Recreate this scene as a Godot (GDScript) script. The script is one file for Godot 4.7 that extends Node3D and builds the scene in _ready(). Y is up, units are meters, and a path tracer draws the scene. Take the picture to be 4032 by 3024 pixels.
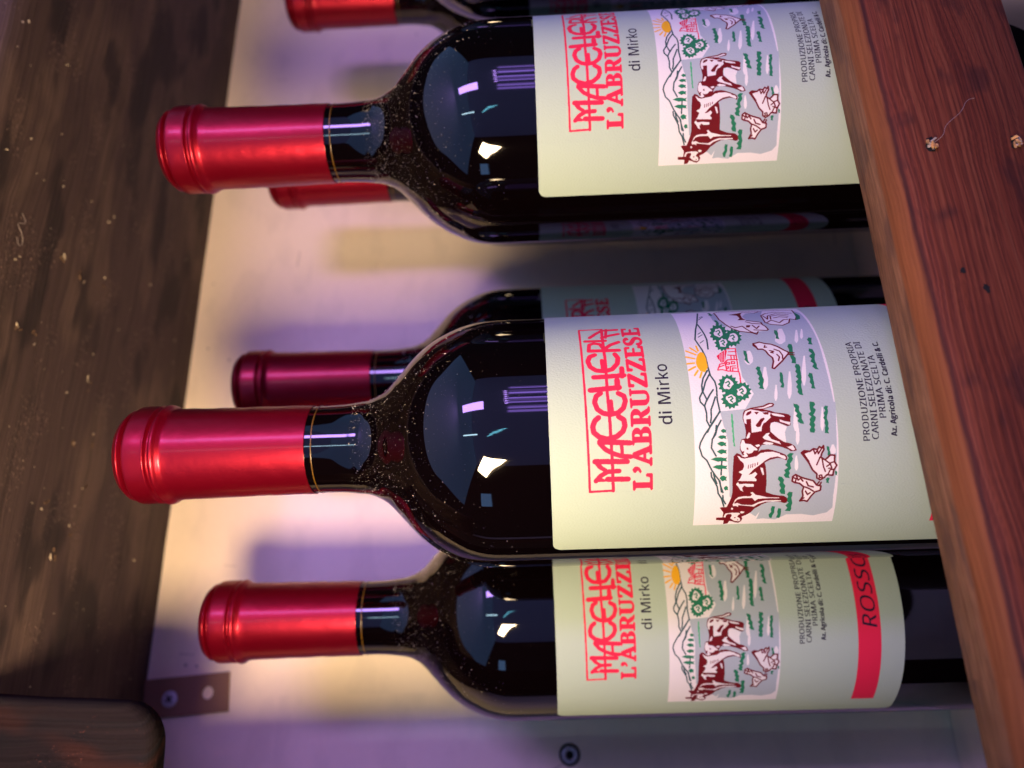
extends Node3D
# Wine bottles standing behind a wooden rail on a shelf; the photograph was taken with the camera turned on its side.

const MM := 0.001
const LABEL_W := 90.0
const LABEL_H := 112.4
const PX := 16.0

var taken := {}
var M := {}
var print_image: Image
var ink := {}


func _ready() -> void:
	set_view_and_light()
	make_materials()
	build_setting()
	build_bottles()
	build_rail()
	build_bracket_and_block()
	build_small_things()


# ---------------------------------------------------------------- camera, air, light
func set_view_and_light() -> void:
	var cam := Camera3D.new()
	cam.name = "camera"
	# columns: the picture's right (down in the place), its top (right in the place), and back
	cam.transform = Transform3D(Basis(Vector3(-0.021872, -0.998916, -0.041087), Vector3(0.931070, -0.035322, 0.363127), Vector3(-0.364185, -0.030313, 0.930833)), Vector3(0, 173.409, 0) * MM)
	cam.fov = 52.1621
	cam.near = 0.01
	cam.far = 20.0
	var lens := CameraAttributesPhysical.new()
	lens.frustum_focal_length = 24.5
	lens.frustum_near = 0.01
	lens.frustum_far = 20.0
	lens.frustum_focus_distance = 0.211
	lens.exposure_aperture = 8.5
	cam.attributes = lens
	add_child(cam)
	cam.current = true

	var env := Environment.new()
	env.background_mode = Environment.BG_COLOR
	env.background_color = Color(0.006, 0.008, 0.014).linear_to_srgb()
	env.tonemap_mode = Environment.TONE_MAPPER_LINEAR
	env.tonemap_exposure = 1.0
	env.sdfgi_enabled = true
	env.ssao_enabled = true
	env.ssil_enabled = true
	var world := WorldEnvironment.new()
	world.name = "air"
	world.environment = env
	add_child(world)

	# lamps of the shop, found from their reflections and shadows
	var warm := lamp_thing("warm_lamp", "small warm rectangular lamp glowing left of the camera", "lamp", Vector3(-88, 234, -7))
	glow(warm, "lamp_face", Vector3(-88, 234, -7), Vector3(400, 690, -280), Vector2(0.066, 0.070), Color(1.0, 0.72, 0.42), 60.0, -0.6)
	var ceiling := lamp_thing("ceiling_light", "wide dim blue light panel overhead in front of the shelf", "lamp", Vector3(250, 1000, 927))
	glow(ceiling, "lamp_face", Vector3(250, 1000, 927), Vector3(250, 0, 927.1), Vector2(3.2, 1.70), Color(0.20, 0.45, 1.0), 0.16, 0.0)
	var far := lamp_thing("backdrop_light", "dim blue-violet light panel across the room", "lamp", Vector3(250, 480, 1780))
	glow(far, "lamp_face", Vector3(250, 480, 1780), Vector3(250, 480, 0), Vector2(3.4, 1.034), Color(0.26, 0.32, 1.0), 0.085, 0.0)
	var purple := lamp_thing("purple_lamp", "tall narrow purple light tube across the room", "lamp", Vector3(405, 620, 900))
	glow(purple, "tube", Vector3(405, 640, 900), Vector3(100, 640, -190), Vector2(0.15, 0.46), Color(0.50, 0.29, 1.0), 11.0, 0.0)
	var cool := lamp_thing("white_blue_lamp", "tall narrow white-blue light tube across the room", "lamp", Vector3(-110, 700, 900))
	glow(cool, "tube", Vector3(-110, 700, 900), Vector3(100, 700, -190), Vector2(0.02, 0.34), Color(0.55, 0.85, 1.0), 7.0, 0.0)
	var strip := lamp_thing("light_strip", "string of small purple diodes across the room", "lamp", Vector3(900, 320, 1700))
	for k in 7:
		glow(strip, "diode", Vector3(680 + k * 75, 312 + k * 3, 1700), Vector3(100, 190, -190), Vector2(0.024, 0.016), Color(0.50, 0.28, 1.0), 18.0, 0.0)
	var low := lamp_thing("purple_bars", "row of dim purple light bars low across the room", "lamp", Vector3(850, 130, 1720))
	for k in 11:
		glow(low, "light_bar", Vector3(420 + k * 92 + 23 * sin(k * 2.3), 130, 1720), Vector3(100, 160, -190), Vector2(0.045 + 0.03 * sin(k * 1.7 + 1.0), 0.34), Color(0.36, 0.20, 0.95), 1.9 + 1.4 * sin(k * 2.9), 0.0)
	var teal := lamp_thing("teal_lights", "four small slanted teal lights across the room", "lamp", Vector3(-140, 440, 1100))
	for k in 4:
		glow(teal, "light_bar", Vector3(-60 - k * 38, 300 + k * 26, 1100), Vector3(100, 190, -190), Vector2(0.012, 0.06), Color(0.2, 0.75, 1.0), 5.0, 0.6)
	var screen := lamp_thing("blue_screen", "pale blue screen glowing far to the left", "screen", Vector3(-620, 330, 60))
	glow(screen, "screen_face", Vector3(-620, 330, 60), Vector3(60, 200, -200), Vector2(0.16, 0.09), Color(0.22, 0.50, 1.0), 0.5, 0.05)


func lamp_thing(called: String, label: String, category: String, at: Vector3) -> Node3D:
	return thing(called, label, category, at)


# a glowing face and, just in front of it, a light of the same size and colour
func glow(parent: Node3D, called: String, at: Vector3, towards: Vector3, size: Vector2, color: Color, energy: float, roll: float) -> void:
	var st := begin()
	add_box(st, Vector3(-size.x * 500, -size.y * 500, 0.5), Vector3(size.x * 500, size.y * 500, 6.5), 0.0)
	var m := StandardMaterial3D.new()
	m.albedo_color = Color(0.8, 0.8, 0.8)
	m.emission_enabled = true
	m.emission = color.linear_to_srgb()
	m.emission_energy_multiplier = minf(energy, 1.0)
	var o := obj(called, st.commit(), m, parent)
	var back := (at - towards).normalized()
	var up := Vector3.UP if absf(back.y) < 0.95 else Vector3.FORWARD
	var right := up.cross(back).normalized()
	o.transform = Transform3D(Basis(right, back.cross(right), back) * Basis(Vector3.BACK, roll), at * MM - parent.position)
	var l := AreaLight3D.new()
	l.name = "light"
	l.area_size = size
	l.area_normalize_energy = false
	l.light_color = color.linear_to_srgb()
	l.light_energy = energy
	l.set("area_range", 6.0)
	l.set("area_attenuation", 2.0)
	l.shadow_enabled = true
	o.add_child(l, true)
	l.position = Vector3(0, 0, -0.001)


# ---------------------------------------------------------------- naming and meshes
func numbered(called: String) -> String:
	var n: int = taken.get(called, -1) + 1
	taken[called] = n
	return called if n == 0 else "%s_%03d" % [called, n]


func tag(o: Node, label: String, category: String, group := "", kind := "") -> void:
	if label: o.set_meta("label", label)
	if category: o.set_meta("category", category)
	if group: o.set_meta("group", group)
	if kind: o.set_meta("kind", kind)


func thing(called: String, label: String, category: String, at := Vector3.ZERO, group := "") -> Node3D:
	var o := Node3D.new()
	o.name = numbered(called)
	add_child(o)
	o.position = at * MM
	tag(o, label, category, group)
	return o


func obj(called: String, mesh: Mesh, mat: Material, parent: Node = null) -> MeshInstance3D:
	var o := MeshInstance3D.new()
	o.mesh = mesh
	o.material_override = mat
	if parent:
		o.name = called
		parent.add_child(o, true)
	else:
		o.name = numbered(called)
		add_child(o)
	return o


func begin() -> SurfaceTool:
	var st := SurfaceTool.new()
	st.begin(Mesh.PRIMITIVE_TRIANGLES)
	return st


# a quad a-b-c-d (millimetres) with one normal and texture corners
func quad(st: SurfaceTool, v: Array, n: Array, uv: Array) -> void:
	# front faces run clockwise: follow the given normals
	var facing: Vector3 = (v[2] - v[0]).cross(v[1] - v[0])
	if facing.length() < 1e-9:
		facing = (v[3] - v[0]).cross(v[2] - v[0])
	for k in ([0, 1, 2, 0, 2, 3] if facing.dot(n[0] + n[2]) >= 0.0 else [0, 2, 1, 0, 3, 2]):
		st.set_normal(n[k])
		st.set_uv(uv[k])
		st.add_vertex(v[k] * MM)


func flat_quad(st: SurfaceTool, a: Vector3, b: Vector3, c: Vector3, d: Vector3) -> void:
	var n := (c - a).cross(b - a).normalized()
	quad(st, [a, b, c, d], [n, n, n, n], [Vector2(0, 0), Vector2(1, 0), Vector2(1, 1), Vector2(0, 1)])


func add_box(st: SurfaceTool, lo: Vector3, hi: Vector3, _round: float) -> void:
	var p := []
	for k in 8:
		p.append(Vector3(hi.x if k & 1 else lo.x, hi.y if k & 2 else lo.y, hi.z if k & 4 else lo.z))
	for f in [[0, 2, 3, 1], [4, 5, 7, 6], [0, 4, 6, 2], [1, 3, 7, 5], [2, 6, 7, 3], [0, 1, 5, 4]]:
		flat_quad(st, p[f[0]], p[f[1]], p[f[2]], p[f[3]])


# a solid of revolution; profile runs from the top down as (radius, height)
func lathe(profile: Array, segs: int, wobble := 0.0) -> ArrayMesh:
	var st := begin()
	var count := profile.size()
	var nrm := []
	for i in count:
		var a: Vector2 = profile[maxi(i - 1, 0)]
		var b: Vector2 = profile[mini(i + 1, count - 1)]
		var t = b - a
		nrm.append(Vector2(-t.y, t.x).normalized() if t.length() > 0 else Vector2(1, 0))
	var total := 0.0
	var run := [0.0]
	for i in range(1, count):
		total += profile[i].distance_to(profile[i - 1])
		run.append(total)
	for i in count - 1:
		for k in segs:
			var vs := []
			var ns := []
			var us := []
			for c in [[i, k], [i, k + 1], [i + 1, k + 1], [i + 1, k]]:
				var ang = TAU * c[1] / segs
				var q: Vector2 = profile[c[0]]
				var m: Vector2 = nrm[c[0]]
				var r = q.x + wobble * sin(ang * 3.0 + q.y * 0.21) * sin(ang * 2.0 - q.y * 0.37)
				vs.append(Vector3(r * sin(ang), q.y, r * cos(ang)))
				ns.append(Vector3(m.x * sin(ang), m.y, m.x * cos(ang)).normalized())
				us.append(Vector2(float(c[1]) / segs, run[c[0]] / total))
			quad(st, vs, ns, us)
	return st.commit()


# smooth curve through (height, radius) knots, top down
func smooth_profile(knots: Array, step: float) -> Array:
	var c := Curve2D.new()
	for i in knots.size():
		var a: Vector2 = knots[maxi(i - 1, 0)]
		var b: Vector2 = knots[mini(i + 1, knots.size() - 1)]
		var t := (b - a).normalized()
		var before: float = knots[i].distance_to(a) / 3.0
		var after: float = knots[i].distance_to(b) / 3.0
		c.add_point(knots[i], -t * before, t * after)
	c.bake_interval = step
	var out := []
	for q in c.get_baked_points():
		out.append(q)
	return out


# a long board: outline in (y, z) swept along x; texture u along x, v along the outline
func sweep_x(outline: Array, x0: float, x1: float, u_per_mm: float, v_per_mm: float, parts := 40, wave := 0.0) -> ArrayMesh:
	var st := begin()
	var n := outline.size()
	var noise := FastNoiseLite.new()
	noise.seed = 11
	noise.frequency = 0.03
	var run := 0.0
	for i in n:
		var a: Vector2 = outline[i]
		var b: Vector2 = outline[(i + 1) % n]
		var before: Vector2 = a - outline[(i - 1 + n) % n]
		var after: Vector2 = outline[(i + 2) % n] - b
		var t = b - a
		var na := side_normal(before, t, t)
		var nb := side_normal(t, after, t)
		var length := t.length()
		for k in parts:
			var vs := []
			var ns := []
			var us := []
			for c in [[a, k, na, run], [b, k, nb, run + length], [b, k + 1, nb, run + length], [a, k + 1, na, run]]:
				var x: float = lerpf(x0, x1, float(c[1]) / parts)
				var d: float = wave * noise.get_noise_3d(x, c[0].x * 3.0, c[0].y * 3.0)
				vs.append(Vector3(x, c[0].x + c[2].x * d, c[0].y + c[2].y * d))
				ns.append(Vector3(0, c[2].x, c[2].y))
				us.append(Vector2(x * u_per_mm, c[3] * v_per_mm))
			quad(st, vs, ns, us)
		run += length
	for x in [x0, x1]:
		var mid := Vector2.ZERO
		for q in outline:
			mid += q / n
		for i in n:
			var a: Vector2 = outline[i]
			var b: Vector2 = outline[(i + 1) % n]
			var turn: float = (a - mid).cross(b - mid) * (x - (x0 + x1) * 0.5)
			for q in ([mid, a, b] if turn < 0.0 else [mid, b, a]):
				st.set_normal(Vector3(signf(x - (x0 + x1) * 0.5), 0, 0))
				st.set_uv(Vector2(q.y * u_per_mm, q.x * v_per_mm))
				st.add_vertex(Vector3(x, q.x, q.y) * MM)
	return st.commit()


func side_normal(t0: Vector2, t1: Vector2, own: Vector2) -> Vector2:
	var n1 := Vector2(t1.y, -t1.x).normalized()
	var n0 := Vector2(t0.y, -t0.x).normalized()
	return (n0 + n1).normalized() if n0.dot(n1) > 0.6 else Vector2(own.y, -own.x).normalized()


# ---------------------------------------------------------------- materials
func noise(sd: int, frequency: float, octaves := 3) -> FastNoiseLite:
	var n := FastNoiseLite.new()
	n.seed = sd
	n.noise_type = FastNoiseLite.TYPE_SIMPLEX_SMOOTH
	n.frequency = frequency
	n.fractal_octaves = octaves
	return n


func mat(color: Color, rough: float, metal := 0.0) -> StandardMaterial3D:
	var m := StandardMaterial3D.new()
	m.albedo_color = color
	m.roughness = rough
	m.metallic = metal
	return m


func tex(im: Image) -> ImageTexture:
	return ImageTexture.create_from_image(im)


func make_materials() -> void:
	M.glass = mat(Color(0.0016, 0.0006, 0.0008).linear_to_srgb(), 0.035)
	M.glass.metallic_specular = 0.55
	M.capsule = mat(Color(0.53, 0.004, 0.12), 0.38, 0.75)
	M.capsule.clearcoat_enabled = true
	M.capsule.clearcoat = 0.16
	M.capsule.clearcoat_roughness = 0.16
	var cap_noise := NoiseTexture2D.new()
	cap_noise.noise = noise(5, 0.018, 4)
	cap_noise.width = 512
	cap_noise.height = 512
	cap_noise.seamless = true
	cap_noise.as_normal_map = true
	cap_noise.bump_strength = 2.0
	M.capsule.normal_enabled = true
	M.capsule.normal_texture = cap_noise
	M.capsule.normal_scale = 0.28
	M.amber = mat(Color(0.36, 0.25, 0.05), 0.3)
	M.dust = mat(Color(0.74, 0.70, 0.66), 0.95)
	M.wall = mat(Color(0.94, 0.87, 0.77), 0.42)
	M.wall.clearcoat_enabled = true
	M.wall.clearcoat = 0.12
	M.wall.clearcoat_roughness = 0.12
	var wall_grain := NoiseTexture2D.new()
	wall_grain.noise = noise(9, 0.014, 4)
	wall_grain.width = 512
	wall_grain.height = 512
	wall_grain.seamless = true
	wall_grain.as_normal_map = true
	wall_grain.bump_strength = 3.0
	M.wall.normal_enabled = true
	M.wall.normal_texture = wall_grain
	M.wall.normal_scale = 0.05
	M.wall.uv1_triplanar = true
	M.wall.uv1_scale = Vector3(3.4, 3.4, 3.4)
	M.wall.albedo_texture = scuffs()
	M.steel = mat(Color(0.72, 0.72, 0.76), 0.4, 0.35)
	M.bracket = mat(Color(0.52, 0.38, 0.28), 0.6, 0.2)
	M.black = mat(Color(0.02, 0.02, 0.02), 0.9)
	M.splinter = mat(Color(0.80, 0.60, 0.36), 0.9)
	M.fibre = mat(Color(0.62, 0.57, 0.55), 0.9)
	M.chip = mat(Color(0.66, 0.60, 0.52), 0.9)
	M.chip_wood = mat(Color(0.36, 0.27, 0.20), 0.9)
	M.rail = rail_material()
	M.board = board_material(21, Color(0.062, 0.040, 0.038), Color(0.017, 0.013, 0.014), Color(0.125, 0.082, 0.066))
	M.block = board_material(77, Color(0.014, 0.011, 0.012), Color(0.008, 0.008, 0.010), Color(0.036, 0.013, 0.010))
	M.block.metallic_specular = 0.08
	M.block.roughness = 0.95
	M.label = label_material()


# scuffs, specks and faint smudges on the paint
func scuffs() -> ImageTexture:
	var im := Image.create(1024, 1024, false, Image.FORMAT_RGB8)
	var slow := noise(51, 0.006, 4)
	for y in 1024:
		for x in 1024:
			var k := 1.0 - 0.028 * smoothstep(0.0, 0.5, slow.get_noise_2d(x, y * 2.0)) - 0.008 * slow.get_noise_2d(x * 9.0, y * 9.0)
			im.set_pixel(x, y, Color(k, k * 0.995, k * 0.985))
	var rng := RandomNumberGenerator.new()
	rng.seed = 12
	for i in 26:
		var at := Vector2(rng.randf() * 1000.0 + 10.0, rng.randf() * 1000.0 + 10.0)
		var dir := Vector2.from_angle(rng.randf_range(-0.5, 0.5) + (PI / 2 if i % 3 == 0 else 0.0))
		var steps := rng.randi_range(1, 3) if i % 4 else rng.randi_range(12, 40)
		var tone := rng.randf_range(0.45, 0.85)
		for k in steps:
			var q := at + dir * k + Vector2(rng.randf(), rng.randf()) * 1.2
			im.fill_rect(Rect2i(int(q.x), int(q.y), 1 + int(i % 4 != 0) * rng.randi_range(0, 3), 1 + int(i % 4 != 0) * rng.randi_range(0, 3)), Color(tone, tone * 0.96, tone * 0.92))
	return tex(im)


# stained softwood: 0.3 m along the grain by 0.1 m round the section
func rail_material() -> StandardMaterial3D:
	var w := 1500
	var h := 500
	var im := Image.create(w, h, false, Image.FORMAT_RGB8)
	var bump := Image.create(w, h, false, Image.FORMAT_RGB8)
	var slow := noise(3, 1.0, 3)
	var fine := noise(4, 1.0, 2)
	var spots := noise(6, 1.0, 4)
	for y in h:
		for x in w:
			var u := x * 0.2
			var v := y * 0.2 + slow.get_noise_2d(u * 0.010, y * 0.003) * 2.2
			var band := 0.5 + 0.5 * slow.get_noise_2d(u * 0.006, v * 0.09)
			var line := fine.get_noise_2d(u * 0.006, v * 0.95 + 40.0)
			var thin := fine.get_noise_2d(u * 0.012 + 70.0, v * 2.1)
			var pore := fine.get_noise_2d(u * 0.07 + 300.0, v * 3.4)
			var grain := smoothstep(0.02, 0.40, line)
			var stain := smoothstep(0.22, 0.55, spots.get_noise_2d(u * 0.035, y * 0.010))
			var c := Color(0.132, 0.031, 0.018).lerp(Color(0.195, 0.053, 0.026), band)
			c = c.lerp(Color(0.036, 0.012, 0.012), grain * 0.42)
			c = c.lerp(Color(0.030, 0.010, 0.010), smoothstep(0.12, 0.45, thin) * 0.36)
			c = c.lerp(Color(0.22, 0.080, 0.040), smoothstep(0.20, 0.6, -line) * 0.35)
			c = c.lerp(Color(0.045, 0.018, 0.017), stain * 0.6)
			c *= 1.0 + 0.25 * pore
			# the worn top edge shows paler wood, with an orange round beside it
			var along := y * 0.2 + spots.get_noise_2d(u * 0.05, 7.0) * 0.35
			var round_edge := 1.0 - smoothstep(16.2, 18.0, along)
			c = c.lerp(Color(0.22, 0.078, 0.028) * (0.95 + 0.3 * fine.get_noise_2d(u * 0.02, v * 0.8)), round_edge * 0.8)
			var top := 1.0 - smoothstep(10.4, 11.6, along)
			c = c.lerp(Color(0.235, 0.115, 0.060) * (0.85 + 0.35 * fine.get_noise_2d(u * 0.03, v * 1.1) + 0.25 * spots.get_noise_2d(u * 0.10, y * 0.05)), top * 0.85)
			var grime := top * smoothstep(0.05, 0.4, spots.get_noise_2d(u * 0.03 + 60.0, y * 0.02))
			c = c.lerp(Color(0.07, 0.04, 0.035), grime * 0.45)
			var dark_line := smoothstep(0.9, 0.15, absf(along - 17.6))
			c = c.lerp(Color(0.03, 0.012, 0.012), dark_line * 0.7)
			im.set_pixel(x, y, Color(c.r, c.g, c.b).linear_to_srgb())
			var b := 0.5 - 0.25 * grain - 0.15 * smoothstep(0.12, 0.45, thin) + 0.2 * pore
			bump.set_pixel(x, y, Color(b, b, b))
	var m := mat(Color.WHITE, 0.58)
	m.metallic_specular = 0.2
	m.albedo_texture = tex(im)
	m.heightmap_enabled = true
	m.heightmap_texture = tex(bump)
	m.heightmap_scale = 0.022
	return m


# old dark board with smears, gouges and grime: 0.4 m by 0.2 m
func board_material(sd: int, base: Color, dark: Color, worn: Color) -> StandardMaterial3D:
	var w := 1400
	var h := 700
	var im := Image.create(w, h, false, Image.FORMAT_RGB8)
	var bump := Image.create(w, h, false, Image.FORMAT_RGB8)
	var slow := noise(sd, 1.0, 4)
	var fine := noise(sd + 1, 1.0, 3)
	var rough := noise(sd + 2, 1.0, 5)
	for y in h:
		for x in w:
			var u := x * 0.2857
			var v := y * 0.2857
			var warp := slow.get_noise_2d(u * 0.012, v * 0.02) * 6.0
			var streak := fine.get_noise_2d(u * 0.0035, (v + warp * 0.6) * 0.16)
			var thin := fine.get_noise_2d(u * 0.008 + 90.0, (v + warp * 0.4) * 0.9)
			var smear := smoothstep(0.06, 0.36, slow.get_noise_2d(u * 0.010 + 20.0, v * 0.028))
			var bare := smoothstep(-0.05, 0.50, slow.get_noise_2d(u * 0.010 - 50.0, (v + warp) * 0.026))
			var pit := rough.get_noise_2d(u * 0.42, v * 0.75)
			var patch := smoothstep(0.10, 0.40, slow.get_noise_2d(u * 0.022 + 400.0, v * 0.034 + 9.0))
			var gouge := smoothstep(0.26, 0.44, pit) * patch
			var c := base.lerp(worn, bare * 0.6 + 0.2 * streak)
			c = c.lerp(dark, smear * 0.75)
			c = c.lerp(dark, smoothstep(0.15, 0.5, streak) * 0.4)
			c *= 1.0 + 0.34 * thin + 0.22 * pit * (0.3 + patch)
			c = c.lerp(worn * 2.4, smoothstep(0.40, 0.56, pit) * patch * 0.8)
			im.set_pixel(x, y, Color(maxf(c.r, 0.004), maxf(c.g, 0.004), maxf(c.b, 0.004)).linear_to_srgb())
			var b := clampf(0.5 + 0.16 * thin + 0.2 * streak - 0.5 * gouge + 0.35 * pit * patch, 0.0, 1.0)
			bump.set_pixel(x, y, Color(b, b, b))
	var m := mat(Color.WHITE, 0.74)
	m.metallic_specular = 0.35
	m.albedo_texture = tex(im)
	m.heightmap_enabled = true
	m.heightmap_texture = tex(bump)
	m.heightmap_scale = 0.06
	return m


# ---------------------------------------------------------------- the printed label
func label_material() -> StandardMaterial3D:
	var w := int(LABEL_W * PX)
	var h := int(LABEL_H * PX)
	ink = {"w": Color(0.875, 0.855, 0.845), "h": Color(0.655, 0.70, 0.715), "b": Color(0.40, 0.045, 0.085), "g": Color(0.13, 0.45, 0.31), "l": Color(0.25, 0.66, 0.42),
		"k": Color(0.20, 0.31, 0.31), "r": Color(0.90, 0.15, 0.29), "y": Color(0.95, 0.70, 0.15), "t": Color(0.13, 0.10, 0.19), "p": Color(0.675, 0.742, 0.665)}
	print_image = Image.create(w, h, false, Image.FORMAT_RGB8)
	print_image.fill(ink.p)
	# the white picture field and its drawing
	fill_rect_mm("w", 8.9, 36.7, 81.5, 72.6)
	draw_picture()
	hatch_to_dots()
	# lettering
	draw_first_line()
	for d in [Vector2(-0.24, -0.05), Vector2(0.24, 0.05), Vector2(0, -0.16), Vector2(0, 0.16)]:
		letter("L’ABRUZZESE", "Droid Serif", true, "r", 20.5 + d.x, 21.05 + d.y, 69.3 + d.x, 25.95 + d.y)
	for d in [-0.04, 0.04]:
		letter("di Mirko", "Droid Sans", false, "t", 37.2 + d, 28.05, 53.9 + d, 31.45)
		letter("di Mirko", "Droid Sans", false, "t", 37.2, 28.05 + d, 53.9, 31.45 + d)
	for d in [-0.05, 0.05]:
		letter("PRODUZIONE PROPRIA", "Droid Sans", false, "t", 31.3 + d, 78.75, 59.0 + d, 80.4)
		letter("CARNI SELEZIONATE DI", "Droid Sans", false, "t", 31.6 + d, 80.95, 59.0 + d, 82.6)
		letter("PRIMA SCELTA", "Droid Sans", false, "t", 36.9 + d, 83.15, 54.2 + d, 84.8)
		letter("Az. Agricola di: C. Cardelli & C.", "Droid Sans", true, "t", 32.2 + d, 85.6, 58.7 + d, 87.65)
	fill_rect_mm("r", 8.0, 97.5, 88.0, 104.9)
	letter("ROSSO", "Droid Sans", false, "t", 36.4, 99.1, 60.2, 103.7, 0.22)
	var m := mat(Color.WHITE, 0.72)
	m.albedo_texture = tex(print_image)
	m.texture_repeat = false
	m.metallic_specular = 0.3
	# felt-marked paper
	var felt := NoiseTexture2D.new()
	felt.noise = noise(31, 0.13, 3)
	felt.width = 1024
	felt.height = 1024
	felt.seamless = true
	felt.as_normal_map = true
	felt.bump_strength = 5.0
	m.normal_enabled = true
	m.normal_texture = felt
	m.normal_scale = 0.14
	return m


func fill_rect_mm(c: String, a0: float, h0: float, a1: float, h1: float) -> void:
	print_image.fill_rect(Rect2i(int(a0 * PX), int(h0 * PX), int((a1 - a0) * PX), int((h1 - h0) * PX)), ink[c])


# fill a polygon given in pixels of the print
func fill_poly(c: String, pts: PackedVector2Array) -> void:
	var lo := pts[0].y
	var hi := pts[0].y
	for q in pts:
		lo = minf(lo, q.y)
		hi = maxf(hi, q.y)
	var n := pts.size()
	for y in range(maxi(int(lo), 0), mini(int(hi) + 1, print_image.get_height() - 1) + 1):
		var yc := y + 0.5
		var xs := []
		for i in n:
			var a := pts[i]
			var b := pts[(i + 1) % n]
			if (a.y <= yc) != (b.y <= yc):
				xs.append(a.x + (yc - a.y) / (b.y - a.y) * (b.x - a.x))
		xs.sort()
		for i in range(0, xs.size() - 1, 2):
			var x0 := int(round(xs[i]))
			var x1 := int(round(xs[i + 1]))
			if x1 > x0:
				print_image.fill_rect(Rect2i(x0, y, x1 - x0, 1), ink[c])


# polygon and stroke in tenths of a millimetre: across, down
func pl(c: String, flat: Array) -> void:
	var pts := PackedVector2Array()
	for i in range(0, flat.size(), 2):
		pts.append(Vector2(flat[i], flat[i + 1]) * (PX * 0.1))
	fill_poly(c, pts)


func st(c: String, width: float, flat: Array) -> void:
	var r := width * PX * 0.5
	var was := Vector2.ZERO
	for i in range(0, flat.size(), 2):
		var q := Vector2(flat[i], flat[i + 1]) * (PX * 0.1)
		var ring := PackedVector2Array()
		for k in 10:
			ring.append(q + Vector2.from_angle(TAU * k / 10.0) * r)
		fill_poly(c, ring)
		if i > 0 and q.distance_to(was) > 0.5:
			var side := (q - was).orthogonal().normalized() * r
			fill_poly(c, PackedVector2Array([was + side, q + side, q - side, was - side]))
		was = q


# the blue-grey ground of the picture is printed as a fine mesh of dots
func hatch_to_dots() -> void:
	var mark: Color = Color(ink.h.r8 / 255.0, ink.h.g8 / 255.0, ink.h.b8 / 255.0)
	var a0 := int(8.9 * PX)
	var a1 := int(81.5 * PX)
	for y in range(int(36.7 * PX), int(72.6 * PX)):
		for x in range(a0, a1):
			if print_image.get_pixel(x, y).is_equal_approx(mark):
				var s := sin((x + y) * 0.80) * sin((x - y) * 0.80)
				if s > 0.0:
					print_image.set_pixel(x, y, ink.w)
				elif s > -0.2:
					print_image.set_pixel(x, y, Color(0.765, 0.78, 0.785))


# set a line of type into a box, by the outlines of its letters
func letter(text: String, face: String, bold: bool, c: String, a0: float, h0: float, a1: float, h1: float, slant := 0.0) -> void:
	var font := SystemFont.new()
	font.font_names = PackedStringArray([face])
	font.font_weight = 700 if bold else 400
	var t := TextMesh.new()
	t.font = font
	t.font_size = 64
	t.depth = 0.0
	t.pixel_size = 0.01
	t.curve_step = 1.0
	t.text = text
	var arrays := t.get_mesh_arrays()
	var vs: PackedVector3Array = arrays[Mesh.ARRAY_VERTEX]
	var raw = arrays[Mesh.ARRAY_INDEX]
	var lo := Vector2(1e9, 1e9)
	var hi := -lo
	for v in vs:
		lo = lo.min(Vector2(v.x, v.y))
		hi = hi.max(Vector2(v.x, v.y))
	var size := hi - lo
	var flat := PackedVector2Array()
	for v in vs:
		var k := (Vector2(v.x, v.y) - lo) / size
		flat.append(Vector2((a0 + k.x * (a1 - a0) + slant * (k.y - 0.5) * (h1 - h0)) * PX, (h1 - k.y * (h1 - h0)) * PX))
	var order: PackedInt32Array = raw if raw != null else PackedInt32Array(range(vs.size()))
	for i in range(0, order.size() - 2, 3):
		fill_poly(c, PackedVector2Array([flat[order[i]], flat[order[i + 1]], flat[order[i + 2]]]))


# ---------------------------------------------------------------- setting
func build_setting() -> void:
	var s := begin()
	add_box(s, Vector3(-420, -60, -399), Vector3(900, 620, -375), 0)
	var wall := obj("back_wall", s.commit(), M.wall)
	tag(wall, "glossy ivory painted wall behind the bottles", "wall", "", "structure")
	# the shelf above, seen from below
	var under := [Vector2(355.3, -375), Vector2(355.3, -214), Vector2(356.6, -208), Vector2(359.5, -205), Vector2(363, -204), Vector2(378, -204), Vector2(379, -206), Vector2(379, -374)]
	under.reverse()
	var upper := sweep_x(under, -400, 880, 1.0 / 400.0, 1.0 / 200.0, 90, 0.5)
	var board := obj("upper_shelf_board", upper, M.board)
	var rng := RandomNumberGenerator.new()
	rng.seed = 33
	for q in [[158, -259], [160, -272], [165, -288], [122, -251], [120, -290], [96, -287], [98, -299], [66, -277], [61, -296], [123, -243], [51, -287], [81, -299]]:
		for k in 3:
			var chip := obj("wood_chip", ragged_chip(rng, rng.randf_range(0.4, 1.4), rng.randf_range(0.15, 0.45)), M.chip_wood if k else M.chip, board)
			chip.position = Vector3(q[0] + rng.randf_range(-3.5, 3.5), 355.0, q[1] + rng.randf_range(-2.0, 2.0)) * MM
			chip.basis = Basis(Vector3.RIGHT, PI * 0.5) * Basis(Vector3.BACK, rng.randf_range(-0.9, 0.9))
	tag(board, "dark worn wooden shelf board above the bottle necks", "shelf")
	var lower := obj("lower_shelf_board", sweep_x([Vector2(0, -374.5), Vector2(0, -152), Vector2(-2, -150), Vector2(-20, -150), Vector2(-20, -374.5)], -400, 880, 1.0 / 400.0, 1.0 / 200.0), M.wall)
	tag(lower, "ivory painted shelf board under the bottles", "shelf")


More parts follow.
